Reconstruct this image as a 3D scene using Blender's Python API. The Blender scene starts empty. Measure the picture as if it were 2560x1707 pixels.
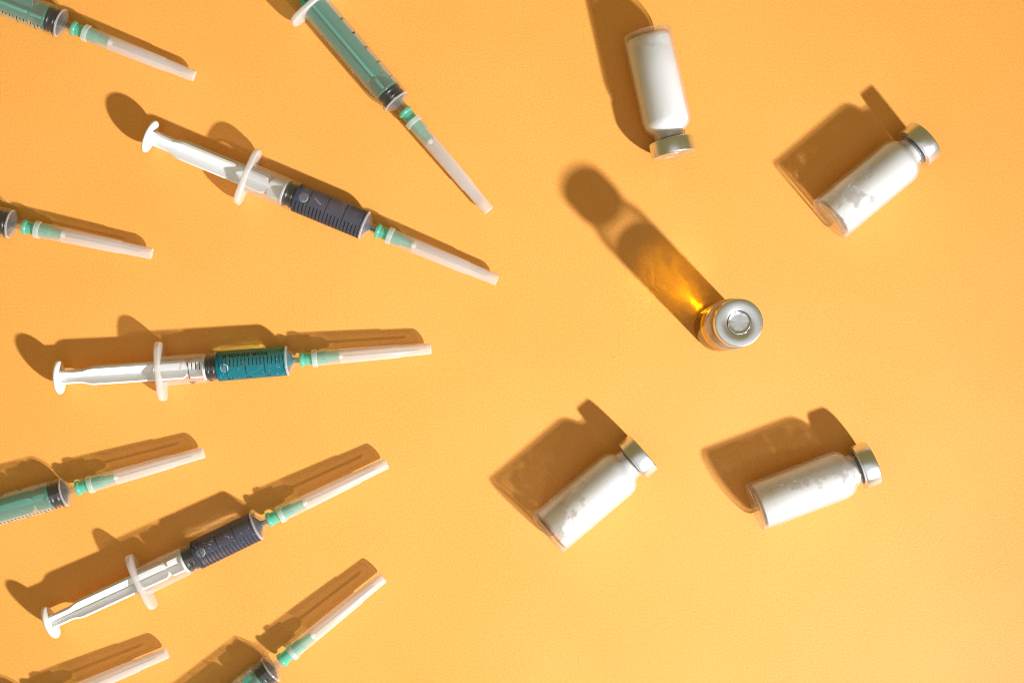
import bpy, bmesh, math, random
from mathutils import Matrix, Vector, noise

# ------------------------------------------------------------------ camera, light, exposure
scene = bpy.context.scene
col = scene.collection
MM = 0.001
R = math.radians

cam_d = bpy.data.cameras.new('camera')
cam_d.sensor_width = 36.0
cam_d.lens = 3350.0 / 2560.0 * 36.0
cam_d.clip_start = 0.01
cam_d.clip_end = 50.0
cam = bpy.data.objects.new('camera', cam_d)
cam.location = (0, 0, 0.620)
cam.rotation_euler = (0.01985, 0, 0)
col.objects.link(cam)
scene.camera = cam

world = bpy.data.worlds.new('World')
scene.world = world
world.use_nodes = True
wb = world.node_tree.nodes['Background']
wb.inputs['Color'].default_value = (1.0, 0.73, 0.22, 1)
wb.inputs['Strength'].default_value = 0.27

# key lamp: one small hard studio spot, low beyond the lower right corner, its beam feathered toward the far side
key_d = bpy.data.lights.new('key_lamp', 'SPOT')
key_d.energy = 187.0
key_d.shadow_soft_size = 0.030
key_d.spot_size = R(67.0)
key_d.spot_blend = 1.0
key_d.color = (0.985, 0.99, 1.0)
key = bpy.data.objects.new('key_lamp', key_d)
key.location = (0.877, -0.797, 0.780)
kd = Vector((-1.10, 0.90, 0.0)) - key.location
key.rotation_euler = kd.to_track_quat('-Z', 'Y').to_euler()
col.objects.link(key)

# soft overhead fill lamp, added to lift shade and reflect in the caps
fill_d = bpy.data.lights.new('overhead_fill', 'AREA')
fill_d.shape = 'DISK'
fill_d.size = 1.5
fill_d.energy = 3.5
fill_d.color = (0.88, 0.94, 1.0)
fill = bpy.data.objects.new('overhead_fill', fill_d)
fill.location = (0.10, -0.55, 1.5)
fill.rotation_euler = (R(-18), 0, 0)
col.objects.link(fill)

scene.view_settings.view_transform = 'Standard'
scene.view_settings.look = 'None'
scene.view_settings.gamma = 1.0
scene.view_settings.use_curve_mapping = False
scene.view_settings.exposure = 0.0
cy = scene.cycles
cy.use_denoising = True
cy.filter_width = 1.05
cy.max_bounces = 14
cy.transparent_max_bounces = 40
cy.transmission_bounces = 12
cy.diffuse_bounces = 4
cy.glossy_bounces = 6
cy.caustics_reflective = False
cy.caustics_refractive = True
cy.blur_glossy = 0.0
cy.sample_clamp_indirect = 45.0
# guided paths find the light focused by the liquids
cy.use_guiding = True
cy.use_surface_guiding = True
cy.use_deterministic_guiding = True
cy.guiding_training_samples = 128

# ------------------------------------------------------------------ materials
def new_mat(name):
    m = bpy.data.materials.new(name)
    m.use_nodes = True
    nt = m.node_tree
    for n in list(nt.nodes):
        nt.nodes.remove(n)
    out = nt.nodes.new('ShaderNodeOutputMaterial')
    return m, nt, out

def N(nt, typ, **kw):
    n = nt.nodes.new(typ)
    for k, v in kw.items():
        if k in n.inputs:
            n.inputs[k].default_value = v
        else:
            setattr(n, k, v)
    return n

def c4(c):
    return (c[0], c[1], c[2], 1.0)

def schlick(nt, ior):
    """fresnel weight that is the same from both sides of a thin wall"""
    L = nt.links.new
    lw = N(nt, 'ShaderNodeLayerWeight'); lw.inputs['Blend'].default_value = 0.5
    pw = N(nt, 'ShaderNodeMath', operation='POWER'); pw.inputs[1].default_value = 5.0
    L(lw.outputs['Facing'], pw.inputs[0])
    f0 = ((ior - 1) / (ior + 1)) ** 2
    ma = N(nt, 'ShaderNodeMath', operation='MULTIPLY_ADD')
    ma.inputs[1].default_value = (1 - f0) * 0.8; ma.inputs[2].default_value = f0
    L(pw.outputs[0], ma.inputs[0])
    return ma.outputs[0]

def principled(name, colr, rough=0.4, metal=0.0, ior=1.5, bump=None, sss=None, spec=0.5):
    m, nt, out = new_mat(name)
    p = N(nt, 'ShaderNodeBsdfPrincipled')
    p.inputs['Base Color'].default_value = c4(colr)
    p.inputs['Roughness'].default_value = rough
    p.inputs['Metallic'].default_value = metal
    p.inputs['IOR'].default_value = ior
    p.inputs['Specular IOR Level'].default_value = spec
    if sss:
        p.inputs['Subsurface Weight'].default_value = sss[0]
        p.inputs['Subsurface Radius'].default_value = sss[1]
        p.inputs['Subsurface Scale'].default_value = sss[2]
    if bump:
        tc = N(nt, 'ShaderNodeTexCoord')
        nz = N(nt, 'ShaderNodeTexNoise')
        nz.inputs['Scale'].default_value = bump[0]
        nz.inputs['Detail'].default_value = 4
        bp = N(nt, 'ShaderNodeBump')
        bp.inputs['Strength'].default_value = bump[1]
        bp.inputs['Distance'].default_value = bump[2]
        nt.links.new(tc.outputs['Object'], nz.inputs['Vector'])
        nt.links.new(nz.outputs['Fac'], bp.inputs['Height'])
        nt.links.new(bp.outputs['Normal'], p.inputs['Normal'])
    nt.links.new(p.outputs[0], out.inputs['Surface'])
    return m

def clear_plastic(name, tint=(0.95, 0.95, 0.95), milk=0.1, milk_edge=0.25, milk_col=(0.9, 0.9, 0.9),
                  rough=0.12, gloss=1.0, translucent=0.5, ior=1.5, edge_tint=None, mottle=0.0):
    """thin clear or milky wall: straight transmission + milky scatter + fresnel gloss"""
    m, nt, out = new_mat(name)
    L = nt.links.new
    tr = N(nt, 'ShaderNodeBsdfTransparent')
    tr.inputs['Color'].default_value = c4(tint)
    lw = N(nt, 'ShaderNodeLayerWeight')
    lw.inputs['Blend'].default_value = 0.35
    if edge_tint:
        mc = N(nt, 'ShaderNodeMix', data_type='RGBA')
        mc.inputs['A'].default_value = c4(tint)
        mc.inputs['B'].default_value = c4(edge_tint)
        pw = N(nt, 'ShaderNodeMath', operation='POWER')
        pw.inputs[1].default_value = 2.5
        L(lw.outputs['Facing'], pw.inputs[0])
        L(pw.outputs[0], mc.inputs['Factor'])
        L(mc.outputs['Result'], tr.inputs['Color'])
    df = N(nt, 'ShaderNodeBsdfDiffuse')
    df.inputs['Color'].default_value = c4(milk_col)
    tl = N(nt, 'ShaderNodeBsdfTranslucent')
    tl.inputs['Color'].default_value = c4(milk_col)
    ms = N(nt, 'ShaderNodeMixShader')
    ms.inputs[0].default_value = translucent
    L(df.outputs[0], ms.inputs[1]); L(tl.outputs[0], ms.inputs[2])
    mr = N(nt, 'ShaderNodeMapRange')
    mr.inputs['To Min'].default_value = milk
    mr.inputs['To Max'].default_value = milk_edge
    L(lw.outputs['Facing'], mr.inputs['Value'])
    fac = mr.outputs['Result']
    if mottle:
        tc = N(nt, 'ShaderNodeTexCoord')
        nz = N(nt, 'ShaderNodeTexNoise')
        nz.inputs['Scale'].default_value = 260
        nz.inputs['Detail'].default_value = 3
        L(tc.outputs['Object'], nz.inputs['Vector'])
        mm = N(nt, 'ShaderNodeMapRange')
        mm.inputs['From Min'].default_value = 0.3; mm.inputs['From Max'].default_value = 0.7
        mm.inputs['To Min'].default_value = 1 - mottle; mm.inputs['To Max'].default_value = 1 + mottle
        L(nz.outputs['Fac'], mm.inputs['Value'])
        mu = N(nt, 'ShaderNodeMath', operation='MULTIPLY')
        L(fac, mu.inputs[0]); L(mm.outputs['Result'], mu.inputs[1])
        fac = mu.outputs[0]
    mx = N(nt, 'ShaderNodeMixShader')
    L(fac, mx.inputs[0])
    L(tr.outputs[0], mx.inputs[1]); L(ms.outputs[0], mx.inputs[2])
    gl = N(nt, 'ShaderNodeBsdfGlossy')
    gl.inputs['Roughness'].default_value = rough
    gl.inputs['Color'].default_value = (gloss, gloss, gloss, 1)
    fr = schlick(nt, ior)
    m2 = N(nt, 'ShaderNodeMixShader')
    L(fr, m2.inputs[0])
    L(mx.outputs[0], m2.inputs[1]); L(gl.outputs[0], m2.inputs[2])
    L(m2.outputs[0], out.inputs['Surface'])
    return m

# orange paper -----------------------------------------------------------
def paper_material():
    m, nt, out = new_mat('orange_paper')
    L = nt.links.new
    tc = N(nt, 'ShaderNodeTexCoord')
    p = N(nt, 'ShaderNodeBsdfPrincipled')
    n1 = N(nt, 'ShaderNodeTexNoise'); n1.inputs['Scale'].default_value = 1100; n1.inputs['Detail'].default_value = 5
    n2 = N(nt, 'ShaderNodeTexNoise'); n2.inputs['Scale'].default_value = 14; n2.inputs['Detail'].default_value = 3
    mp = N(nt, 'ShaderNodeMapping')
    mp.inputs['Rotation'].default_value = (0, 0, R(38))
    mp.inputs['Scale'].default_value = (1.0, 2.1, 1.0)
    L(tc.outputs['Object'], mp.inputs['Vector'])
    n3 = N(nt, 'ShaderNodeTexNoise'); n3.inputs['Scale'].default_value = 620; n3.inputs['Detail'].default_value = 3
    L(mp.outputs[0], n3.inputs['Vector'])
    L(tc.outputs['Object'], n1.inputs['Vector']); L(tc.outputs['Object'], n2.inputs['Vector'])
    # colour: barely mottled pigment
    cr = N(nt, 'ShaderNodeMix', data_type='RGBA')
    cr.inputs['A'].default_value = (0.87, 0.372, 0.054, 1)
    cr.inputs['B'].default_value = (0.99, 0.450, 0.100, 1)
    ad = N(nt, 'ShaderNodeMath', operation='ADD')
    h1 = N(nt, 'ShaderNodeMath', operation='MULTIPLY'); h1.inputs[1].default_value = 0.75
    h2 = N(nt, 'ShaderNodeMath', operation='MULTIPLY'); h2.inputs[1].default_value = 0.25
    L(n1.outputs['Fac'], h1.inputs[0]); L(n2.outputs['Fac'], h2.inputs[0])
    L(h1.outputs[0], ad.inputs[0]); L(h2.outputs[0], ad.inputs[1])
    gr = N(nt, 'ShaderNodeMapRange')
    gr.inputs['From Min'].default_value = 0.36; gr.inputs['From Max'].default_value = 0.64
    L(ad.outputs[0], gr.inputs['Value'])
    L(gr.outputs['Result'], cr.inputs['Factor'])
    L(cr.outputs['Result'], p.inputs['Base Color'])
    p.inputs['Roughness'].default_value = 0.58
    p.inputs['IOR'].default_value = 1.65
    p.inputs['Specular IOR Level'].default_value = 0.48
    hs = N(nt, 'ShaderNodeMath', operation='ADD')
    L(n1.outputs['Fac'], hs.inputs[0]); L(n3.outputs['Fac'], hs.inputs[1])
    bp = N(nt, 'ShaderNodeBump')
    bp.inputs['Strength'].default_value = 0.42
    bp.inputs['Distance'].default_value = 0.00014
    L(hs.outputs[0], bp.inputs['Height'])
    L(bp.outputs['Normal'], p.inputs['Normal'])
    L(p.outputs[0], out.inputs['Surface'])
    return m

M = {}
M['paper'] = paper_material()
M['barrel_dry'] = clear_plastic('milky_barrel_plastic', (0.94, 0.935, 0.93), 0.12, 0.48, (0.97, 0.95, 0.94), translucent=0.35)
M['barrel_in'] = clear_plastic('barrel_inner_wall', (0.98, 0.98, 0.98), 0.02, 0.10, (0.97, 0.95, 0.94))
M['barrel_wet'] = clear_plastic('clear_barrel_plastic', (0.97, 0.97, 0.97), 0.015, 0.14, (0.85, 0.88, 0.9))
M['barrel_tip'] = clear_plastic('barrel_tip_plastic', (0.93, 0.935, 0.94), 0.02, 0.20, (0.90, 0.93, 0.95), rough=0.06, translucent=0.35)
M['barrel_rim'] = clear_plastic('barrel_rim_plastic', (0.85, 0.86, 0.87), 0.34, 0.5, (0.94, 0.95, 0.96), rough=0.12, translucent=0.3)
M['flange'] = clear_plastic('flange_plastic', (0.88, 0.87, 0.86), 0.52, 0.62, (0.97, 0.96, 0.96), rough=0.25, translucent=0.35)
M['sheath'] = clear_plastic('milky_needle_cap_plastic', (0.92, 0.91, 0.905), 0.43, 0.66, (0.985, 0.965, 0.96), rough=0.2, translucent=0.3)
M['sheath_in'] = clear_plastic('needle_cap_inner_wall', (0.93, 0.93, 0.93), 0.06, 0.18, (0.985, 0.97, 0.965), rough=0.2)
M['sheath_near'] = clear_plastic('clearer_needle_cap_plastic', (0.95, 0.95, 0.945), 0.20, 0.50, (0.985, 0.975, 0.97), rough=0.2, translucent=0.3)
M['sheath_collar'] = clear_plastic('thick_needle_cap_plastic', (0.88, 0.90, 0.89), 0.48, 0.62, (0.96, 0.965, 0.96), rough=0.25, translucent=0.35)
M['white'] = principled('white_plunger_plastic', (0.79, 0.80, 0.82), 0.38, spec=0.4, bump=(160, 0.12, 0.0003))
M['teal'] = clear_plastic('teal_plunger_plastic', (0.38, 0.76, 0.68), 0.48, 0.68, (0.05, 0.66, 0.56), rough=0.2, translucent=0.45)
M['teal_edge'] = clear_plastic('teal_plunger_edge', (0.30, 0.72, 0.62), 0.72, 0.8, (0.05, 0.74, 0.62), rough=0.2, translucent=0.3)
M['rubber'] = principled('black_rubber', (0.010, 0.011, 0.014), 0.32, spec=0.5)
M['hub'] = clear_plastic('mint_hub_plastic', (0.70, 0.95, 0.88), 0.62, 0.8, (0.26, 0.82, 0.66), rough=0.2, translucent=0.45)
M['glue'] = principled('white_glue', (0.85, 0.86, 0.86), 0.3)
M['steel'] = principled('needle_steel', (0.30, 0.30, 0.31), 0.28, metal=1.0)
M['print'] = principled('black_print', (0.012, 0.013, 0.016), 0.5)
M['glass'] = clear_plastic('vial_glass', (0.98, 0.978, 0.977), 0.05, 0.46, (0.985, 0.98, 0.975), rough=0.03, edge_tint=(0.42, 0.38, 0.35))
M['glass_in'] = clear_plastic('vial_glass_inner', (0.985, 0.985, 0.98), 0.005, 0.10, (0.97, 0.95, 0.94), rough=0.03)
M['heel_refraction_tint'] = clear_plastic('vial_heel_refraction_tint', (0.62, 0.56, 0.50), 0.02, 0.06, (0.9, 0.86, 0.82), rough=0.03, edge_tint=(0.25, 0.20, 0.16))  # darker tint stands in for the dark refracted line at the inner corner

def metal_material():
    m, nt, out = new_mat('brushed_aluminium')
    L = nt.links.new
    p = N(nt, 'ShaderNodeBsdfPrincipled')
    p.inputs['Base Color'].default_value = (0.74, 0.785, 0.87, 1)
    p.inputs['Metallic'].default_value = 1.0
    tc = N(nt, 'ShaderNodeTexCoord')
    mp = N(nt, 'ShaderNodeMapping'); mp.inputs['Scale'].default_value = (60, 900, 900)
    nz = N(nt, 'ShaderNodeTexNoise'); nz.inputs['Scale'].default_value = 1.0; nz.inputs['Detail'].default_value = 3
    L(tc.outputs['Object'], mp.inputs['Vector']); L(mp.outputs[0], nz.inputs['Vector'])
    mr = N(nt, 'ShaderNodeMapRange'); mr.inputs['To Min'].default_value = 0.25; mr.inputs['To Max'].default_value = 0.36
    L(nz.outputs['Fac'], mr.inputs['Value']); L(mr.outputs['Result'], p.inputs['Roughness'])
    bp = N(nt, 'ShaderNodeBump'); bp.inputs['Strength'].default_value = 0.05; bp.inputs['Distance'].default_value = 0.0002
    L(nz.outputs['Fac'], bp.inputs['Height']); L(bp.outputs['Normal'], p.inputs['Normal'])
    L(p.outputs[0], out.inputs['Surface'])
    return m
M['metal'] = metal_material()
M['stopper'] = principled('grey_rubber_stopper', (0.22, 0.22, 0.22), 0.5)

def powder_material():
    m, nt, out = new_mat('white_powder')
    L = nt.links.new
    p = N(nt, 'ShaderNodeBsdfPrincipled')
    tc = N(nt, 'ShaderNodeTexCoord')
    nz = N(nt, 'ShaderNodeTexNoise'); nz.inputs['Scale'].default_value = 420; nz.inputs['Detail'].default_value = 6; nz.inputs['Roughness'].default_value = 0.6
    n2 = N(nt, 'ShaderNodeTexNoise'); n2.inputs['Scale'].default_value = 130; n2.inputs['Detail'].default_value = 3
    L(tc.outputs['Object'], nz.inputs['Vector']); L(tc.outputs['Object'], n2.inputs['Vector'])
    mx = N(nt, 'ShaderNodeMix', data_type='RGBA')
    mx.inputs['A'].default_value = (0.87, 0.89, 0.93, 1)
    mx.inputs['B'].default_value = (0.95, 0.97, 1.0, 1)
    L(n2.outputs['Fac'], mx.inputs['Factor'])
    L(mx.outputs['Result'], p.inputs['Base Color'])
    p.inputs['Roughness'].default_value = 0.9
    p.inputs['Subsurface Weight'].default_value = 0.7
    p.inputs['Subsurface Radius'].default_value = (1.0, 1.0, 1.0)
    p.inputs['Subsurface Scale'].default_value = 0.0035
    p.inputs['Specular IOR Level'].default_value = 0.1
    bp = N(nt, 'ShaderNodeBump'); bp.inputs['Strength'].default_value = 0.5; bp.inputs['Distance'].default_value = 0.0004
    L(nz.outputs['Fac'], bp.inputs['Height']); L(bp.outputs['Normal'], p.inputs['Normal'])
    L(p.outputs[0], out.inputs['Surface'])
    return m
M['powder'] = powder_material()

def film_material(name, level, scale, seed, span=0.10, amax=0.85, grad=None, amin=0.45):
    """powder dust clinging to the inside of the glass, with bare patches"""
    m, nt, out = new_mat(name)
    L = nt.links.new
    tc = N(nt, 'ShaderNodeTexCoord')
    mp = N(nt, 'ShaderNodeMapping'); mp.inputs['Location'].default_value = (seed, seed * 0.7, 0)
    L(tc.outputs['Object'], mp.inputs['Vector'])
    nz = N(nt, 'ShaderNodeTexNoise'); nz.inputs['Scale'].default_value = scale; nz.inputs['Detail'].default_value = 6
    nz.inputs['Roughness'].default_value = 0.55
    L(mp.outputs[0], nz.inputs['Vector'])
    src = nz.outputs['Fac']
    if grad:
        # signed distance (in metres) across the edge of the powder, turned into a bias on the noise
        dp = N(nt, 'ShaderNodeVectorMath', operation='DOT_PRODUCT')
        dp.inputs[1].default_value = (grad[0], grad[1], 0.0)
        L(tc.outputs['Object'], dp.inputs[0])
        g = N(nt, 'ShaderNodeMapRange')
        g.inputs['From Min'].default_value = grad[2]; g.inputs['From Max'].default_value = grad[3]
        g.inputs['To Min'].default_value = grad[4]; g.inputs['To Max'].default_value = grad[5]
        L(dp.outputs['Value'], g.inputs['Value'])
        a = N(nt, 'ShaderNodeMath', operation='ADD')
        L(src, a.inputs[0]); L(g.outputs['Result'], a.inputs[1])
        src = a.outputs[0]
    mr = N(nt, 'ShaderNodeMapRange')
    mr.inputs['From Min'].default_value = level - span / 2; mr.inputs['From Max'].default_value = level + span / 2
    mr.inputs['To Min'].default_value = amin; mr.inputs['To Max'].default_value = amax
    L(src, mr.inputs['Value'])
    tr = N(nt, 'ShaderNodeBsdfTransparent')
    df = N(nt, 'ShaderNodeBsdfDiffuse'); df.inputs['Color'].default_value = (0.93, 0.955, 1.0, 1)
    tl = N(nt, 'ShaderNodeBsdfTranslucent'); tl.inputs['Color'].default_value = (0.93, 0.955, 1.0, 1)
    ms = N(nt, 'ShaderNodeMixShader'); ms.inputs[0].default_value = 0.15
    L(df.outputs[0], ms.inputs[1]); L(tl.outputs[0], ms.inputs[2])
    mx = N(nt, 'ShaderNodeMixShader')
    L(mr.outputs['Result'], mx.inputs[0]); L(tr.outputs[0], mx.inputs[1]); L(ms.outputs[0], mx.inputs[2])
    L(mx.outputs[0], out.inputs['Surface'])
    return m

def liquid_material(name, tint, body, body_fac, cloud=0.0, ior=1.33, rough=0.0):
    """dyed liquid: refracting, with a share of scattering particles"""
    m, nt, out = new_mat(name)
    L = nt.links.new
    rf = N(nt, 'ShaderNodeBsdfRefraction')
    rf.inputs['Color'].default_value = c4(tint)
    rf.inputs['IOR'].default_value = ior
    rf.inputs['Roughness'].default_value = rough
    df = N(nt, 'ShaderNodeBsdfDiffuse'); df.inputs['Color'].default_value = c4(body)
    mx = N(nt, 'ShaderNodeMixShader'); mx.inputs[0].default_value = body_fac
    L(rf.outputs[0], mx.inputs[1]); L(df.outputs[0], mx.inputs[2])
    gl = N(nt, 'ShaderNodeBsdfGlossy'); gl.inputs['Roughness'].default_value = 0.08
    fr = schlick(nt, 1.2)
    m2 = N(nt, 'ShaderNodeMixShader')
    L(fr, m2.inputs[0]); L(mx.outputs[0], m2.inputs[1]); L(gl.outputs[0], m2.inputs[2])
    L(m2.outputs[0], out.inputs['Surface'])
    return m
M['liquid_teal'] = liquid_material('teal_liquid', (0.88, 1.0, 0.80), (0.001, 0.32, 0.43), 0.40, ior=1.40, rough=0.20)
M['liquid_navy'] = liquid_material('dark_violet_liquid', (0.84, 0.88, 0.97), (0.125, 0.145, 0.215), 0.40, ior=1.40, rough=0.20)
M['liquid_amber'] = liquid_material('amber_liquid', (1.0, 0.84, 0.04), (1.0, 0.46, 0.015), 0.07, ior=1.42, rough=0.27)

def bubble_material():
    m, nt, out = new_mat('air_bubble')
    L = nt.links.new
    lw = N(nt, 'ShaderNodeLayerWeight'); lw.inputs['Blend'].default_value = 0.4
    pw = N(nt, 'ShaderNodeMath', operation='POWER'); pw.inputs[1].default_value = 4.0
    L(lw.outputs['Facing'], pw.inputs[0])
    tr = N(nt, 'ShaderNodeBsdfTransparent'); tr.inputs['Color'].default_value = (0.95, 0.96, 0.97, 1)
    gl = N(nt, 'ShaderNodeBsdfGlossy'); gl.inputs['Roughness'].default_value = 0.15
    df = N(nt, 'ShaderNodeBsdfDiffuse'); df.inputs['Color'].default_value = (0.75, 0.85, 0.9, 1)
    m0 = N(nt, 'ShaderNodeMixShader'); m0.inputs[0].default_value = 0.5
    L(gl.outputs[0], m0.inputs[1]); L(df.outputs[0], m0.inputs[2])
    mr = N(nt, 'ShaderNodeMapRange'); mr.inputs['To Min'].default_value = 0.16; mr.inputs['To Max'].default_value = 0.95
    L(pw.outputs[0], mr.inputs['Value'])
    mx = N(nt, 'ShaderNodeMixShader')
    L(mr.outputs['Result'], mx.inputs[0]); L(tr.outputs[0], mx.inputs[1]); L(m0.outputs[0], mx.inputs[2])
    L(mx.outputs[0], out.inputs['Surface'])
    return m
M['bubble'] = bubble_material()
M['fleck'] = principled('bright_bubble_fleck', (0.62, 0.80, 0.82), 0.25)  # pale colour stands in for the sparkle of small bubbles and rims
M['fleck_navy'] = principled('pale_bubble_fleck', (0.50, 0.52, 0.60), 0.25)  # duller painted sparkle for bubbles in the dark liquid

# ------------------------------------------------------------------ mesh helpers (all in mm, built along +X)
def mesh_from(name, verts, faces, mats, smooth=True, angle=35, face_mat=None):
    me = bpy.data.meshes.new(name)
    me.from_pydata([(v[0] * MM, v[1] * MM, v[2] * MM) for v in verts], [], faces)
    for mt in (mats if isinstance(mats, (list, tuple)) else [mats]):
        me.materials.append(mt)
    if face_mat:
        for i, k in enumerate(face_mat):
            me.polygons[i].material_index = k
    bm = bmesh.new(); bm.from_mesh(me)
    bmesh.ops.recalc_face_normals(bm, faces=bm.faces)
    bm.to_mesh(me); bm.free()
    if smooth:
        me.polygons.foreach_set('use_smooth', [True] * len(me.polygons))
        me.set_sharp_from_angle(angle=R(angle))
    me.update()
    return me

def lathe(profile, n=56, closed=False, sy=1.0, sz=1.0):
    """revolve (x, r) points about X; r==0 ends collapse to a pole; closed joins last to first"""
    verts, rings, faces = [], [], []
    for (x, r) in profile:
        if r <= 1e-6:
            rings.append([len(verts)]); verts.append((x, 0, 0))
        else:
            ids = []
            for k in range(n):
                a = 2 * math.pi * k / n
                ids.append(len(verts)); verts.append((x, r * math.cos(a) * sy, r * math.sin(a) * sz))
            rings.append(ids)
    pairs = list(zip(rings[:-1], rings[1:]))
    if closed:
        pairs.append((rings[-1], rings[0]))
    for A, B in pairs:
        if len(A) == 1 and len(B) == 1:
            continue
        for k in range(n):
            k2 = (k + 1) % n
            if len(A) == 1:
                faces.append((A[0], B[k], B[k2]))
            elif len(B) == 1:
                faces.append((A[k], A[k2], B[0]))
            else:
                faces.append((A[k], A[k2], B[k2], B[k]))
    return verts, faces

def densify(prof, step):
    out = [prof[0]]
    for a, b in zip(prof, prof[1:]):
        k = max(1, int(abs(b[0] - a[0]) / step))
        for i in range(1, k + 1):
            out.append((a[0] + (b[0] - a[0]) * i / k, a[1] + (b[1] - a[1]) * i / k))
    return out

def box(x0, x1, y0, y1, z0, z1, base=0):
    v = [(x0, y0, z0), (x1, y0, z0), (x1, y1, z0), (x0, y1, z0), (x0, y0, z1), (x1, y0, z1), (x1, y1, z1), (x0, y1, z1)]
    f = [(0, 3, 2, 1), (4, 5, 6, 7), (0, 1, 5, 4), (1, 2, 6, 5), (2, 3, 7, 6), (3, 0, 4, 7)]
    return v, [tuple(i + base for i in q) for q in f]

def join(*parts):
    V, F = [], []
    for v, f in parts:
        b = len(V)
        V += v
        F += [tuple(i + b for i in q) for q in f]
    return V, F

def add(name, me, parent, mat=None, **props):
    o = bpy.data.objects.new(name, me)
    col.objects.link(o)
    if parent is not None:
        o.parent = parent
    if mat is not None:
        o.matrix_local = mat
    for k, v in props.items():
        o[k] = v
    return o

def empty(name, loc, rz, label, cat, group):
    o = bpy.data.objects.new(name, None)
    o.empty_display_size = 0.01
    o.location = loc
    o.rotation_euler = (0, 0, rz)
    col.objects.link(o)
    o['label'] = label; o['category'] = cat; o['group'] = group
    return o

# ------------------------------------------------------------------ the surface
bm = bmesh.new()
bmesh.ops.create_grid(bm, x_segments=2, y_segments=2, size=0.9)
me = bpy.data.meshes.new('paper_surface')
bm.to_mesh(me); bm.free()
me.materials.append(M['paper'])
paper = add('paper_surface', me, None, kind='structure', label='matte orange paper sheet under everything')

# ------------------------------------------------------------------ syringe parts
SHARED = {}
BR, BI = 6.8, 6.0            # barrel outer and inner radius
BACK = -58.0                 # flange position; x = 0 is the front shoulder of the barrel

def barrel_mesh(wet_from, gasket_from):
    outer = [(BACK + 0.9, BR), (BACK + 20, BR), (gasket_from, BR), (gasket_from + 0.01, BR), (-0.4, BR), (0.0, BR - 0.12), (0.35, BR - 0.5),
             (2.5, 3.3), (2.8, 2.6), (3.2, 2.25), (9.0, 2.0)]
    inner = [(9.0, 1.1), (3.0, 1.15), (2.3, 1.5), (1.4, 2.9), (-0.6, BI - 0.05), (-0.9, BI), (gasket_from + 0.01, BI), (gasket_from, BI), (BACK + 0.9, BI)]
    if wet_from < -10:
        # where liquid wets the wall the clear plastic and the liquid are optically one body (see liquid_mesh);
        # the barrel keeps its dry length and its moulded front cone
        a = lathe([(BACK + 0.9, BR), (BACK + 20, BR), (gasket_from, BR), (wet_from, BR), (wet_from, BI), (gasket_from, BI), (BACK + 0.9, BI)], 72, closed=True)
        b = lathe([(-0.55, BR + 0.01), (-0.1, BR), (0.35, BR - 0.5), (2.5, 3.3), (2.8, 2.6), (3.2, 2.25), (9.0, 2.0),
                   (9.0, 1.1), (3.0, 1.15), (2.3, 1.5), (1.4, 2.9), (-0.45, BI - 0.05)], 72, closed=True)
        v, f = a
        SHARED['front_cone'] = mesh_from('front_cone', b[0], b[1], [M['barrel_wet'], M['barrel_rim'], M['barrel_tip']], angle=30,
            face_mat=[(1 if (sum(b[0][i][0] for i in q) / 4 < 0.2 and sum(math.hypot(b[0][i][1], b[0][i][2]) for i in q) / 4 > 6.3) else (2 if sum(b[0][i][0] for i in q) / 4 > 2.6 else 0)) for q in b[1]])
    else:
        v, f = lathe(outer + inner, 72, closed=True)
    fm = []
    for q in f:
        mx = sum(v[i][0] for i in q) / len(q)
        rr = sum(math.hypot(v[i][1], v[i][2]) for i in q) / len(q)
        if mx > -0.45 and wet_from > -10:
            fm.append(3 if mx < 0.4 and rr > 6.0 else 2)
        elif mx > gasket_from:
            fm.append(1)
        else:
            fm.append(0 if rr > (BR + BI) / 2 - 0.02 else 4)
    return mesh_from('barrel', v, f, [M['barrel_dry'], M['barrel_wet'], M['barrel_tip'], M['barrel_rim'], M['barrel_in']], angle=30, face_mat=fm)

def flange_mesh():
    # rounded oval finger flange with the barrel hole through it
    n = 64
    prof = [(-1.2, 0.93), (-0.9, 0.985), (-0.4, 1.0), (0.4, 1.0), (0.9, 0.985), (1.2, 0.93)]
    V, F = [], []
    rings = []
    def oval(a):
        c, s = math.cos(a), math.sin(a)
        e = 3.0
        return (13.6 * math.copysign(abs(c) ** (2 / e), c), 8.0 * math.copysign(abs(s) ** (2 / e), s))
    for (x, k) in prof:
        ids = []
        for i in range(n):
            y, z = oval(2 * math.pi * i / n)
            kk = k if k >= 1 else 1 - (1 - k) * 0.8
            ids.append(len(V)); V.append((BACK + x, y * kk, z * kk))
        rings.append(ids)
    for x in (1.2, -1.2):
        ids = []
        for i in range(n):
            a = 2 * math.pi * i / n
            ids.append(len(V)); V.append((BACK + x, BI * math.cos(a), BI * math.sin(a)))
        rings.append(ids)
    for A, B in zip(rings, rings[1:] + rings[:1]):
        for i in range(n):
            j = (i + 1) % n
            F.append((A[i], A[j], B[j], B[i]))
    return mesh_from('flange', V, F, M['flange'], angle=40)

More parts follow.
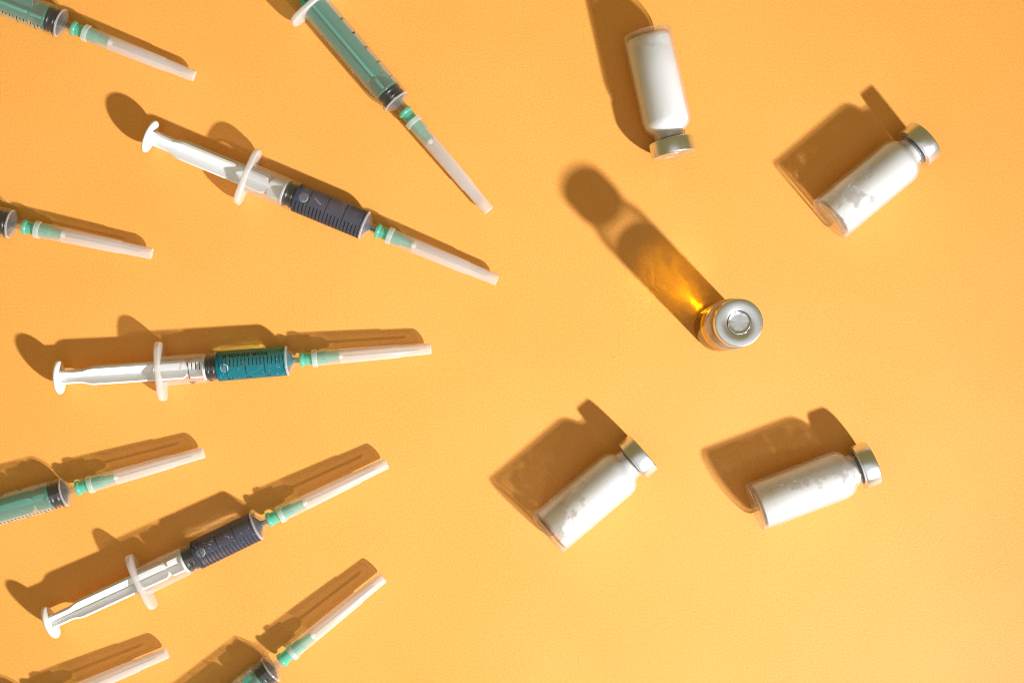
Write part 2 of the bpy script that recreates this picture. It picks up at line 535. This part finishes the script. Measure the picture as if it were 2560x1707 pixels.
def plunger_mesh(mat):
    """x = 0 at the front face of the head disc, cross-ribbed shaft running back to x = -67"""
    V, F = [], []
    # width of the rib (half) along the shaft
    st = [(-66.4, 3.7), (-57.5, 3.7), (-55.5, 3.9), (-53.0, 4.9), (-51.0, 5.25), (-50.0, 5.3), (-10.6, 5.3), (-9.9, 5.1), (-9.2, 4.2), (-8.95, 2.6), (-8.5, 2.2),
          (-8.05, 2.6), (-7.9, 4.2), (-7.2, 5.1), (-6.5, 5.3), (-1.4, 5.3)]
    def rib(rot):
        v, f = [], []
        t = 0.62
        for (x, w) in st:
            for (y, z) in ((-w, -t), (w, -t), (w, t), (-w, t)):
                c, s = math.cos(rot), math.sin(rot)
                v.append((x, y * c - z * s, y * s + z * c))
        for i in range(len(st) - 1):
            a, b = 4 * i, 4 * i + 4
            for k in range(4):
                k2 = (k + 1) % 4
                f.append((a + k, a + k2, b + k2, b + k))
        f.append((0, 1, 2, 3)); e = 4 * (len(st) - 1)
        f.append((e + 3, e + 2, e + 1, e))
        return v, f
    core = lathe([(-66.4, 0), (-66.4, 1.15), (-1.4, 1.15), (-1.4, 0)], 16)
    v, f = join(rib(0), rib(math.pi / 2), core)
    nr = 4 * (len(st) - 1)
    fm = [0] * len(f)
    for r0 in (0, nr + 2):                   # the narrow edges of the ribs, where the plastic is seen end-on
        for i in range(len(st) - 1):
            fm[r0 + 4 * i + 1] = fm[r0 + 4 * i + 3] = 1
    return mesh_from('plunger_shaft', v, f, [mat, M['teal_edge'] if mat is M['teal'] else mat], angle=28, face_mat=fm)

def disc_mesh(mat, x0, x1, r, bev=0.35):
    v, f = lathe([(x0, 0), (x0, r - bev), (x0 + bev * 0.3, r - bev * 0.3), (x0 + bev, r), (x1 - bev, r), (x1 - bev * 0.3, r - bev * 0.3), (x1, r - bev), (x1, 0)], 56)
    return mesh_from('disc', v, f, mat, angle=50)

def gasket_mesh():
    """x = 0 back face; two sealing ribs and a shallow cone front"""
    v, f = lathe([(0, 0), (0, 5.3), (0.2, 5.75), (0.5, 5.96), (1.0, 5.96), (1.3, 5.7), (1.6, 5.45), (2.9, 5.45), (3.2, 5.7), (3.5, 5.96), (3.8, 5.96),
                  (4.05, 5.6), (4.3, 5.5), (4.5, 5.7), (4.75, 5.96), (5.0, 5.9), (5.3, 5.5), (6.6, 2.6), (7.1, 0.9), (7.2, 0)], 64)
    return mesh_from('gasket', v, f, M['rubber'], angle=60)

HX = 5.6      # back of the needle hub
def hub_mesh():
    pr = [(0, 2.15), (0, 3.3), (0.25, 3.42), (1.2, 3.42), (1.6, 3.2), (1.9, 2.85), (7.2, 2.75), (8.4, 2.75), (12.4, 2.6), (12.5, 2.05), (17.6, 1.7), (17.9, 1.3),
          (17.9, 0.4), (12, 0.4), (11.2, 1.6), (3.2, 2.1)]
    v, f = lathe([(x + HX, r) for x, r in pr], 40, closed=True)
    parts = [(v, f)]
    for k in range(4):                      # grip fins on the hub nose
        a = math.pi / 2 * k + 0.4
        bv, bf = box(HX + 8.4, HX + 12.3, 2.3, 3.0, -0.3, 0.3)
        bv = [(x, y * math.cos(a) - z * math.sin(a), y * math.sin(a) + z * math.cos(a)) for x, y, z in bv]
        parts.append((bv, bf))
    v, f = join(*parts)
    return mesh_from('needle_hub', v, f, M['hub'], angle=35)

def sheath_mesh():
    pr = [(5.6, 2.95), (5.6, 3.9), (5.75, 4.05), (7.6, 4.05), (7.9, 3.9), (8.0, 3.55), (18.5, 3.45), (22, 3.42), (45.2, 3.10), (45.6, 2.82), (59.3, 2.66), (59.9, 2.5), (60.15, 2.1), (60.15, 0),
          ]
    inn = [(58.4, 0), (58.4, 1.75), (57.8, 1.95), (45.5, 2.15), (45.0, 2.35), (22, 2.68), (18.5, 2.74), (8.6, 2.95)]
    v1, f1 = lathe([(x + HX, r) for x, r in pr + inn], 44, closed=False)
    # close the open mouth ring between first and last ring
    n = 44
    last = len(v1) - n
    for k in range(n):
        k2 = (k + 1) % n
        f1.append((k, k2, last + k2, last + k))
    fm = []
    no = len(pr) - 1                        # outer ring pairs come first, n faces each
    for qi, q in enumerate(f1):
        mx = sum(v1[i][0] for i in q) / len(q) - HX
        if qi // n >= no:
            fm.append(3)
        else:
            fm.append(1 if (mx < 8.05 or mx > 59.0) else (2 if mx < 18.5 else 0))
    return mesh_from('needle_cap', v1, f1, [M['sheath'], M['sheath_collar'], M['sheath_near'], M['sheath_in']], angle=35, face_mat=fm)

def needle_mesh():
    v, f = lathe([(HX + 17, 0), (HX + 17, 0.40), (HX + 53.0, 0.40), (HX + 55.2, 0.05), (HX + 55.3, 0)], 14)
    # bevelled point: shear the tip upward
    v = [(x, y, z + (0.34 * max(0, (x - HX - 53.0) / 2.2))) for x, y, z in v]
    return mesh_from('needle', v, f, M['steel'], angle=35)

def glue_mesh():
    v, f = lathe([(HX + 17.5, 0), (HX + 17.5, 1.5), (HX + 18.4, 1.35), (HX + 19.2, 0.95), (HX + 19.6, 0.6), (HX + 19.7, 0.3), (HX + 19.7, 0)], 24)
    return mesh_from('glue_bead', v, f, M['glue'], angle=60)

def liquid_mesh(x0, mat):
    v, f = lathe(densify([(x0 + 0.1, 0), (x0 + 0.1, 6.6), (x0 + 0.25, BR - 0.01), (-0.75, BR - 0.01), (-0.58, BR - 0.1), (-0.56, 5.86), (1.3, 2.85), (2.2, 1.4), (2.9, 1.05), (8.8, 1.0), (8.8, 0)], 1.0), 64)
    return mesh_from('liquid', v, f, mat, angle=32)

def strip(verts, faces, x, w, a0, a1, r):
    """curved tick: along the circumference from angle a0 to a1 (deg, 0 = up, + = toward +Y)"""
    n = max(2, int(abs(a1 - a0) / 6))
    b = len(verts)
    for i in range(n + 1):
        a = R(a0 + (a1 - a0) * i / n)
        for dx in (-w / 2, w / 2):
            for rr in (r, r + 0.03):
                verts.append((x + dx, rr * math.sin(a), rr * math.cos(a)))
    for i in range(n):
        p, q = b + 4 * i, b + 4 * i + 4
        faces += [(p + 1, p + 3, q + 3, q + 1), (p, q, q + 2, p + 2), (p, p + 1, q + 1, q), (p + 2, q + 2, q + 3, p + 3)]
    faces += [(b, b + 2, b + 3, b + 1), (b + 4 * n, b + 4 * n + 1, b + 4 * n + 3, b + 4 * n + 2)]

def text_mesh(body, size, bold=0.0):
    cu = bpy.data.curves.new('text', 'FONT')
    cu.body = body
    cu.size = size
    cu.align_x = 'CENTER'; cu.align_y = 'CENTER'
    cu.offset = bold
    cu.resolution_u = 3
    o = bpy.data.objects.new('text', cu)
    col.objects.link(o)
    bpy.context.view_layer.update()
    dg = bpy.context.evaluated_depsgraph_get()
    me = bpy.data.meshes.new_from_object(o.evaluated_get(dg))
    V = [(v.co.x, v.co.y) for v in me.vertices]
    F = [tuple(p.vertices) for p in me.polygons]
    bpy.data.objects.remove(o); bpy.data.curves.remove(cu); bpy.data.meshes.remove(me)
    return V, F

def wrap_text(V, F, body, size, x, ang, turn, r=6.86, bold=0.0, sx=1.0):
    """lay text on the barrel: turn rotates it in the unrolled plane (deg)"""
    tv, tf = text_mesh(body, size, bold)
    b = len(V)
    c, s = math.cos(R(turn)), math.sin(R(turn))
    for (u, w) in tv:
        u *= sx
        X = x + u * c - w * s
        Y = u * s + w * c
        a = R(ang) + Y / r
        V.append((X, r * math.sin(a), r * math.cos(a)))
    F += [tuple(i + b for i in q) for q in tf]

def scale_meshes(style, roll, limit=-60):
    """ticks (and lettering for the teal syringe); angles measured from straight up toward +Y (image up side)"""
    tv, tf = [], []
    x0, per = -1.25, 8.58
    lv, lf = [], []
    if style == 'teal':
        for i in range(26):
            x = x0 - per * i / 5
            major = i % 5 == 0
            strip(tv, tf, x, 0.34 if major else 0.36, 24 + roll, (-41 if major else -6) + roll, 6.83)
        wrap_text(lv, lf, 'FOR SINGLE', 2.9, -18.4, 40 + roll, 180, bold=0.05, sx=1.32)
        for k, t in ((1, '1'), (2, '2'), (3, '3'), (4, '4')):
            wrap_text(lv, lf, t, 3.4, x0 - per * k + 0.75, -61 + roll, -90, bold=0.04)
        wrap_text(lv, lf, '5ml', 3.4, x0 - per * 5 + 0.75, -76 + roll, -90, bold=0.04)
    elif style == 'navy':
        for i in range(26):
            x = x0 - per * i / 5
            major = i % 5 == 0
            if x < limit:
                continue
            strip(tv, tf, x, 0.30 if major else 0.50, (62 if major else -8) + roll, -70 + roll, 6.83)
    else:
        # empty syringes: the printed side is turned down toward one edge of the barrel
        for i in range(26):
            x = x0 - per * i / 5
            major = i % 5 == 0
            strip(tv, tf, x, 0.34, -58 + roll, (-100 if major else -74) + roll, 6.83)
        for k in (1, 2, 3, 4, 5):
            wrap_text(lv, lf, str(k), 3.2, x0 - per * k, 66 + roll, 180, bold=0.03)
    ticks = mesh_from('scale_marks', tv, tf, M['print'], smooth=False)
    letters = None
    if lv:
        letters = bpy.data.meshes.new('lettering')
        letters.from_pydata([(a * MM, b * MM, c * MM) for a, b, c in lv], [], lf)
        letters.materials.append(M['print'])
    return ticks, letters

def bubble_patch(x, ang, rad, r=6.84, seg=28, rings=9, flat=0.05):
    """lens-shaped bubble lying against the inner wall"""
    V, F = [(x, r * math.sin(R(ang)) * (1 + flat / r), r * math.cos(R(ang)) * (1 + flat / r))], []
    for j in range(1, rings + 1):
        t = j / rings
        h = flat * math.sqrt(max(0.0, 1 - t * t))
        for k in range(seg):
            p = 2 * math.pi * k / seg
            u, w = rad * t * math.cos(p), rad * t * math.sin(p)
            a = R(ang) + w / r
            V.append((x + u, (r - flat + h) * math.sin(a), (r - flat + h) * math.cos(a)))
    for k in range(seg):
        k2 = (k + 1) % seg
        F.append((0, 1 + k, 1 + k2))
        for j in range(rings - 1):
            p, q = 1 + j * seg, 1 + (j + 1) * seg
            F.append((p + k, q + k, q + k2, p + k2))
    return V, F

def ring_patch(x, ang, rad, w, r=6.85, seg=24, a0=0, a1=360):
    """pale ring or arc that paints the glint round a bubble"""
    V, F = [], []
    n = max(3, int(seg * (a1 - a0) / 360))
    full = (a1 - a0) >= 359
    for k in range(n + (0 if full else 1)):
        p = R(a0 + (a1 - a0) * k / n)
        ww = w if full else w * (0.25 + 0.75 * math.sin(math.pi * k / n))
        for rr in (rad - ww, rad):
            u, t = rr * math.cos(p), rr * math.sin(p)
            a = R(ang) + t / r
            V.append((x + u, r * math.sin(a), r * math.cos(a)))
    m = n if full else n
    for k in range(m):
        k2 = (k + 1) % n if full else k + 1
        F.append((2 * k, 2 * k + 1, 2 * k2 + 1, 2 * k2))
    return V, F

def shared(key, fn):
    if key not in SHARED:
        SHARED[key] = fn()
    return SHARED[key]

def fleck_mesh(rng, n, xa, xb, aa, ab, ra, rb, mat, extra=()):
    parts = []
    for _ in range(n):
        x = rng.uniform(xa, xb); a = rng.uniform(aa, ab); rr = rng.uniform(ra, rb) * (0.5 + 0.5 * rng.random())
        parts.append(bubble_patch(x, a, rr, r=6.845, seg=8, rings=2, flat=0.03))
    for (x, a, rr) in extra:
        parts.append(ring_patch(x, a, rr, rr * 0.42, seg=14, a0=-70, a1=200))
    v, f = join(*parts)
    return mesh_from('bubbles', v, f, mat, angle=60)

SLOPE = math.atan(1.2 / 58.0)
def syringe(x, y, yaw, label, kind, head=None, cross=45, print_roll=0, plunger_skew=0.0, group='capped syringes lying on the orange paper', seed=0):
    root = empty('syringe', (x * MM, y * MM, 0), R(yaw), label, 'syringe', group)
    A = Matrix.Translation((0, 0, 6.83 * MM)) @ Matrix.Rotation(SLOPE, 4, 'Y')
    full = head is not None
    xb = head if full else -5.9          # back face of the gasket
    wet = xb + 5.2 if full else -0.8
    xg = xb - 0.1
    barrel = add('barrel', shared(('barrel', wet), lambda: barrel_mesh(wet, xg)), root, A)
    add('finger_flange', shared('flange', flange_mesh), root, A)
    if full:
        add('luer_tip', SHARED['front_cone'], root, A)
    style = kind if full else 'empty'
    ticks, letters = scale_meshes(style, print_roll, wet)
    add('scale_marks', ticks, barrel)
    if letters:
        add('scale_lettering', letters, barrel)
    pm = M['white'] if full else M['teal']
    pk = 'white' if full else 'teal'
    # plunger: pivot at the gasket, slight skew in the barrel
    P = A @ Matrix.Translation((xb * MM, 0, 0)) @ Matrix.Rotation(R(plunger_skew), 4, 'Z') @ Matrix.Rotation(R(cross), 4, 'X')
    shaft = add('plunger', shared(('shaft', pk), lambda: plunger_mesh(pm)), root, P)
    add('head_disc', shared(('head', pk), lambda: disc_mesh(pm, -1.4, -0.02, 5.7)), shaft)
    add('thumb_rest', shared(('thumb', pk), lambda: disc_mesh(pm, -68.0, -66.3, 7.7, 0.7)), shaft)
    add('gasket', shared('gasket', gasket_mesh), root, A @ Matrix.Translation((xb * MM, 0, 0)))
    if full:
        lm = M['liquid_teal'] if kind == 'teal' else M['liquid_navy']
        lq = add('liquid', shared(('liquid', kind, xb), lambda: liquid_mesh(xb + 5.05, lm)), root, A)
        rng = random.Random(seed)
        xf = xb + 5.2
        if kind == 'teal':
            big = [(xf + 3.9, -9, 1.75)]
            v, f = join(*[bubble_patch(*b) for b in big])
            bb = add('air_bubble', mesh_from('air_bubble', v, f, M['bubble'], angle=80), lq)
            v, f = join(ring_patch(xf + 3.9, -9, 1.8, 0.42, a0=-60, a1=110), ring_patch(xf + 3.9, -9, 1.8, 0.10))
            add('rim_glint', mesh_from('rim_glint', v, f, M['fleck'], smooth=False), lq)  # painted highlight: pale arc on one side plus a thin ring
            add('bubbles', fleck_mesh(rng, 70, xf + 1, -1, -66, 12, 0.07, 0.17, M['fleck']), lq, kind='stuff')
        else:
            bx, ba, br = (xf + 4.2, 6, 2.0) if seed == 2 else (xf + 3.9, 2, 1.95)
            v, f = bubble_patch(bx, ba, br)
            add('air_bubble', mesh_from('air_bubble', v, f, M['bubble'], angle=80), lq)
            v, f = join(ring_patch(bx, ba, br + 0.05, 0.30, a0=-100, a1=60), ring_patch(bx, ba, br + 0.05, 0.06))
            add('rim_glint', mesh_from('rim_glint', v, f, M['fleck_navy'], smooth=False), lq)  # rim highlight painted as a pale arc and hairline ring
            if seed == 2:
                ex = [(xf + 9.2 + 0.62 * k, 17 - 2.6 * k + (3 if k % 2 else 0), 0.34) for k in range(6)]
                fl = fleck_mesh(rng, 9, -8, -0.8, -50, 30, 0.08, 0.26, M['fleck_navy'], ex)
            else:
                ex = [(xf + 8.2 + 0.55 * k, 6 + 5.5 * k + rng.uniform(-6, 6), 0.36) for k in range(7)]
                ex += [(xf + 17 + rng.uniform(-1, 3), 12 + rng.uniform(-10, 12), 0.36) for k in range(4)]
                ex += [(xf + 3 + rng.uniform(-1, 4), 32 + rng.uniform(-10, 12), 0.34) for k in range(4)]
                fl = fleck_mesh(rng, 26, xf + 0.6, -1, -40, 45, 0.08, 0.24, M['fleck_navy'], ex)
            add('bubbles', fl, lq, kind='stuff')
    hub = add('needle_hub', shared('hub', hub_mesh), root, A)
    nd = add('needle', shared('needle', needle_mesh), root, A)
    add('glue_bead', shared('glue', glue_mesh), nd)
    add('needle_cap', shared('sheath', sheath_mesh), root, A)
    return root

syringe(-67.4, 65.3, -22.41, 'dark violet syringe with white plunger, pointing right and down below the steep green one', 'navy', head=-39.0, cross=-30, print_roll=-8, seed=2)
syringe(-102.5, 3.4, 4.86, 'bright teal-blue syringe lettered FOR SINGLE, white plunger', 'teal', head=-37.0, cross=52, plunger_skew=-1.0, seed=4)
syringe(-116.4, -71.9, 25.76, 'dark violet syringe with white plunger, pointing right and up, full of tiny bubbles', 'navy', head=-35.6, cross=47, plunger_skew=-1.2, print_roll=-6, seed=8)
syringe(-207.2, 158.3, -21.53, 'empty syringe with green plunger cut off by the top left corner', 'empty', cross=20, print_roll=10)
syringe(-229.5, 65.9, -11.81, 'empty syringe at the left edge showing only black gasket end and capped needle', 'empty', cross=35, print_roll=0)
syringe(-204.2, -56.4, 15.81, 'empty syringe with green plunger at the left edge, pointing right below the teal-blue one', 'empty', cross=-14, print_roll=4)
syringe(-53.1, 122.2, -49.61, 'steep empty syringe with green plunger reaching in from the top edge', 'empty', cross=10, print_roll=-14)
syringe(-217.9, -154.9, 22.61, 'syringe in the bottom left corner showing only its needle cap', 'empty', cross=30)
syringe(-109.6, -136.8, 39.14, 'empty syringe with green plunger reaching in from the bottom edge', 'empty', cross=30)

# ------------------------------------------------------------------ vials (built along +X, base at x = 0)
def wet_vial_glass_mesh(level):
    # glass above the liquid; below the level glass and liquid refract as one body
    v, f = lathe([(level + 0.03, 11.1), (40.6, 11.1), (42.6, 10.85), (44.4, 10.1), (45.7, 9.0),
              (46.6, 7.9), (47.5, 7.3), (48.5, 7.1), (50.2, 7.1), (50.7, 7.6), (51.0, 9.4), (51.2, 9.6), (54.6, 9.6), (54.8, 9.3),
              (54.8, 6.0), (48.3, 6.0), (46.9, 6.4), (45.8, 7.4), (44.6, 8.8), (43.2, 9.7), (41.4, 10.05), (level + 0.03, 10.05)], 80, closed=True)
    return mesh_from('glass_body', v, f, M['glass'], angle=40)

def vial_glass_mesh():
    pr_out = [(0.55, 0), (0.5, 4.0), (0.25, 7.6), (0.0, 9.2), (0.0, 10.0), (0.35, 10.75), (1.2, 11.1), (20, 11.1), (40.6, 11.1), (42.6, 10.85), (44.4, 10.1), (45.7, 9.0),
              (46.6, 7.9), (47.5, 7.3), (48.5, 7.1), (50.2, 7.1), (50.7, 7.6), (51.0, 9.4), (51.2, 9.6), (54.6, 9.6), (54.8, 9.3)]
    pr_in = [(54.8, 6.0), (48.3, 6.0), (46.9, 6.4), (45.8, 7.4), (44.6, 8.8), (43.2, 9.7), (41.4, 10.05), (2.6, 10.05), (1.9, 9.6), (1.7, 8.6), (1.95, 4.0), (2.05, 0)]
    v, f = lathe(pr_out + pr_in, 80)
    no, n = len(pr_out) - 1, 80
    fm = []
    for qi, q in enumerate(f):
        mx = sum(v[i][0] for i in q) / len(q)
        rr = sum(math.hypot(v[i][1], v[i][2]) for i in q) / len(q)
        if qi // n >= no:
            fm.append(2 if (mx < 2.7 and rr > 8.4) else 1)
        else:
            fm.append(0)
    return mesh_from('glass_body', v, f, [M['glass'], M['glass_in'], M['heel_refraction_tint']], angle=40, face_mat=fm)

def cap_mesh():
    # crimped aluminium seal: rolled skirt, straight wall, flat top with a stamped centre opening
    pr = [(50.55, 7.6), (50.35, 8.2), (50.4, 9.3), (50.75, 10.0), (51.3, 10.2), (57.0, 10.16), (57.35, 10.08), (57.52, 9.92), (57.6, 9.68), (57.6, 5.25), (57.5, 5.1),
          (57.1, 5.05), (57.05, 7.0), (57.0, 9.6), (51.3, 9.75), (50.9, 9.4), (50.85, 7.7)]
    v, f = lathe(pr, 72, closed=True)
    return mesh_from('crimp_cap', v, f, M['metal'], angle=35)

def cap_button_mesh():
    pr = [(57.0, 0), (57.42, 0), (57.40, 3.2), (57.5, 4.3), (57.72, 4.62), (57.66, 4.86), (57.3, 4.95), (57.0, 4.9), (57.0, 0)]
    v, f = lathe(pr[1:-1] + [(57.0, 0)], 60)
    out = []
    for (x, y, z) in v:
        r = math.hypot(y, z)
        if r > 4.2:                                   # torn, slightly ragged rim
            a = math.atan2(z, y)
            w = 1 + 0.013 * math.sin(3 * a + 1) + 0.010 * math.sin(7 * a) + 0.006 * math.sin(13 * a)
            x += 0.07 * math.sin(2 * a + 0.6) + 0.04 * math.sin(9 * a)
            y *= w; z *= w
        out.append((x, y, z))
    return mesh_from('cap_button', out, f, M['metal'], angle=35)

def stopper_mesh():
    v, f = lathe([(49.6, 0), (49.6, 5.6), (54.8, 5.85), (54.85, 9.1), (56.9, 9.1), (56.9, 0)], 40)
    return mesh_from('stopper', v, f, M['stopper'], angle=40)

def powder_mesh(x0, x1, level, seed, nx=64, na=72, ri=9.95):
    """powder filling the lower part of a lying vial: level(x, y) is its free surface, mm above the axis"""
    zc = -7.5
    V, F = [], []
    for i in range(nx + 1):
        x = x0 + (x1 - x0) * i / nx
        # inner radius of the glass at x (rounded shoulder)
        rin = ri
        if x > 41:
            rin = ri * math.sqrt(max(0.05, 1 - ((x - 41) / 6.2) ** 2))
            rin = max(rin, 5.8)
        if x < 3.0:
            rin = ri - 0.5 * (3.0 - x)
        for k in range(na):
            a = 2 * math.pi * k / na
            dy, dz = math.cos(a), math.sin(a)
            lo, hi = 0.0, 2 * ri
            for _ in range(16):
                t = (lo + hi) / 2
                y, z = dy * t, zc + dz * t
                ok = (y * y + z * z) < rin * rin and z < max(level(x, y), zc + 0.4)
                if ok: lo = t
                else: hi = t
            y, z = dy * lo, zc + dz * lo
            V.append((x, y, z))
    for i in range(nx):
        for k in range(na):
            k2 = (k + 1) % na
            p, q = i * na, (i + 1) * na
            F.append((p + k, p + k2, q + k2, q + k))
    a, b = len(V), len(V) + 1
    V.append((x0, 0, zc)); V.append((x1, 0, zc))
    e = nx * na
    for k in range(na):
        k2 = (k + 1) % na
        F.append((a, k2, k)); F.append((b, e + k, e + k2))
    return mesh_from('powder', V, F, M['powder'], angle=180)

def film_mesh(mat):
    v, f = lathe([(2.9, 9.6), (3.4, 10.0), (20, 10.0), (41.2, 10.0), (43.0, 9.65), (44.5, 8.8), (45.7, 7.4), (46.8, 6.4), (48.3, 5.97), (49.4, 5.97)], 72)
    return mesh_from('dust_film', v, f, mat, angle=60)

def nz(x, y, s, seed):
    return noise.noise(Vector((x * s + seed * 13.1, y * s, seed * 3.7)))

AMBER_LEVEL = 34.0
VIAL_GROUP = 'small glass vials with crimped aluminium caps'
def vial(x, y, yaw, label, level=None, prange=(3, 47), roll=0, film=None, seed=0, standing=False, cap_roll=0):
    root = empty('glass_vial', (x * MM, y * MM, 0), R(yaw), label, 'vial', VIAL_GROUP)
    if standing:
        A = Matrix.Rotation(R(-90), 4, 'Y')
    else:
        A = Matrix.Translation((0, 0, 11.12 * MM))
    if standing:
        add('glass_body', wet_vial_glass_mesh(AMBER_LEVEL), root, A)
    else:
        add('glass_body', shared('vial', vial_glass_mesh), root, A)
    cap = add('crimp_cap', shared('cap', cap_mesh), root, A @ Matrix.Rotation(R(cap_roll), 4, 'X'))
    add('cap_button', shared('button', cap_button_mesh), cap)
    add('stopper', shared('stopper', stopper_mesh), root, A)
    B = A @ Matrix.Rotation(R(roll), 4, 'X')
    if level:
        add('powder', powder_mesh(prange[0], prange[1], level, seed), root, B)
        add('dust_film', film_mesh(film), root, B)
    return root

f2 = film_material('dust_film_full', 0.46, 190, 0.3, span=0.16, amax=0.92, amin=0.5, grad=(1, -0.4, 0.003, 0.013, -0.22, 0.25))
f3 = film_material('dust_film_patchy', 0.475, 150, 0.9, span=0.08, amax=0.93, amin=0.36, grad=(1, -0.35, 0.004, 0.030, -0.05, 0.13))
f4 = film_material('dust_film_diagonal', 0.49, 200, 1.7, span=0.12, amax=0.9, amin=0.36, grad=(0.52, -0.85, 0.0025, 0.0145, -0.20, 0.20))
f5 = film_material('dust_film_half', 0.49, 210, 2.3, span=0.14, amax=0.90, amin=0.45, grad=(-0.12, -1.0, -0.010, 0.0015, -0.20, 0.20))

# lying, nearly full
vial(61.4, 153.2, -77.46, 'lying vial packed full of white powder, cap pointing down, at the top',
     level=lambda x, y: 9.0 + 0.8 * nz(x, y, 0.25, 1) - (6.0 if x < 9 else 0) * max(0, (9 - x) / 6) * max(0, -y / 8 + 0.2),
     prange=(3.6, 46.2), roll=6, film=f2, seed=1)
# lying, cap up right, bare patches by the base
vial(144.1, 67.3, 39.68, 'lying vial at the far right with bare patches in its powder near the base',
     level=lambda x, y: 3.2 + 0.10 * (x - 20) + 2.4 * nz(x, y, 0.16, 3) + 1.4 * nz(x, y, 0.5, 5) + 0.6 * nz(x, y, 1.3, 8) - 0.12 * y,
     prange=(4, 46.5), roll=-8, film=f3, seed=3, cap_roll=40)
# lying, lower middle, powder heaped in a diagonal slope
vial(15.9, -75.1, 40.30, 'lying vial in the lower middle with a diagonal slope of white powder',
     level=lambda x, y: -2.0 + 0.46 * (x - 15) - 0.75 * y + 2.0 * nz(x, y, 0.2, 7) + 1.5 * nz(x, y, 0.55, 9) + 0.7 * nz(x, y, 1.3, 4) if x < 34 else 6.8 - 0.3 * y + nz(x, y, 0.25, 7),
     prange=(3.2, 47), roll=-6, film=f4, seed=4, cap_roll=100)
# lying, lower right, powder along the near side
vial(109.6, -63.1, 20.65, 'lying vial at the lower right with crumbly powder along its lower half',
     level=lambda x, y: 2.6 - 0.55 * y + 1.8 * nz(x, y, 0.22, 11) + 1.5 * nz(x, y, 0.55, 13) + 0.7 * nz(x, y, 1.3, 6) - (0.22 * max(0, x - 30)),
     prange=(3.0, 46), roll=-10, film=f5, seed=5, cap_roll=200)

# standing vial with amber liquid
v1 = vial(95.4, 19.0, 30, 'standing vial of amber liquid seen from above, silver cap facing up', standing=True, cap_roll=15)
def amber_mesh():
    q = AMBER_LEVEL
    v, f = lathe(densify([(0.55, 0), (0.5, 4.0), (0.25, 7.6), (0.02, 9.2), (0.02, 10.0), (0.35, 10.75), (1.2, 11.1), (q, 11.1), (q, 10.0), (q - 0.25, 9.3), (q - 0.5, 7.5), (q - 0.5, 0)], 1.2), 80)
    return mesh_from('liquid', v, f, M['liquid_amber'], angle=50)
aml = add('liquid', amber_mesh(), v1, Matrix.Rotation(R(-90), 4, 'Y'))

# ------------------------------------------------------------------ crumbs of powder on the paper
def crumb_mesh(seed):
    rng = random.Random(seed)
    bm = bmesh.new()
    bmesh.ops.create_icosphere(bm, subdivisions=1, radius=1.0)
    for v in bm.verts:
        v.co *= rng.uniform(0.7, 1.2)
        v.co.z *= 0.6
    me = bpy.data.meshes.new('powder_crumb'); bm.to_mesh(me); bm.free()
    me.materials.append(M['powder'])
    return me
for i, (cx_, cy_, s, lb) in enumerate(((47.6, 4.6, 0.42, 'tiny white powder crumb on the paper left of the standing vial'),
                                       (-1.6, -88.0, 0.34, 'tiny white powder crumb on the paper left of the lower middle vial'))):
    o = add('powder_crumb', crumb_mesh(i), None)
    o.location = (cx_ * MM, cy_ * MM, s * 0.45 * MM)
    o.scale = (s * MM, s * MM * 0.8, s * MM)
    o['label'] = lb; o['category'] = 'crumb'; o['group'] = 'crumbs of white powder'
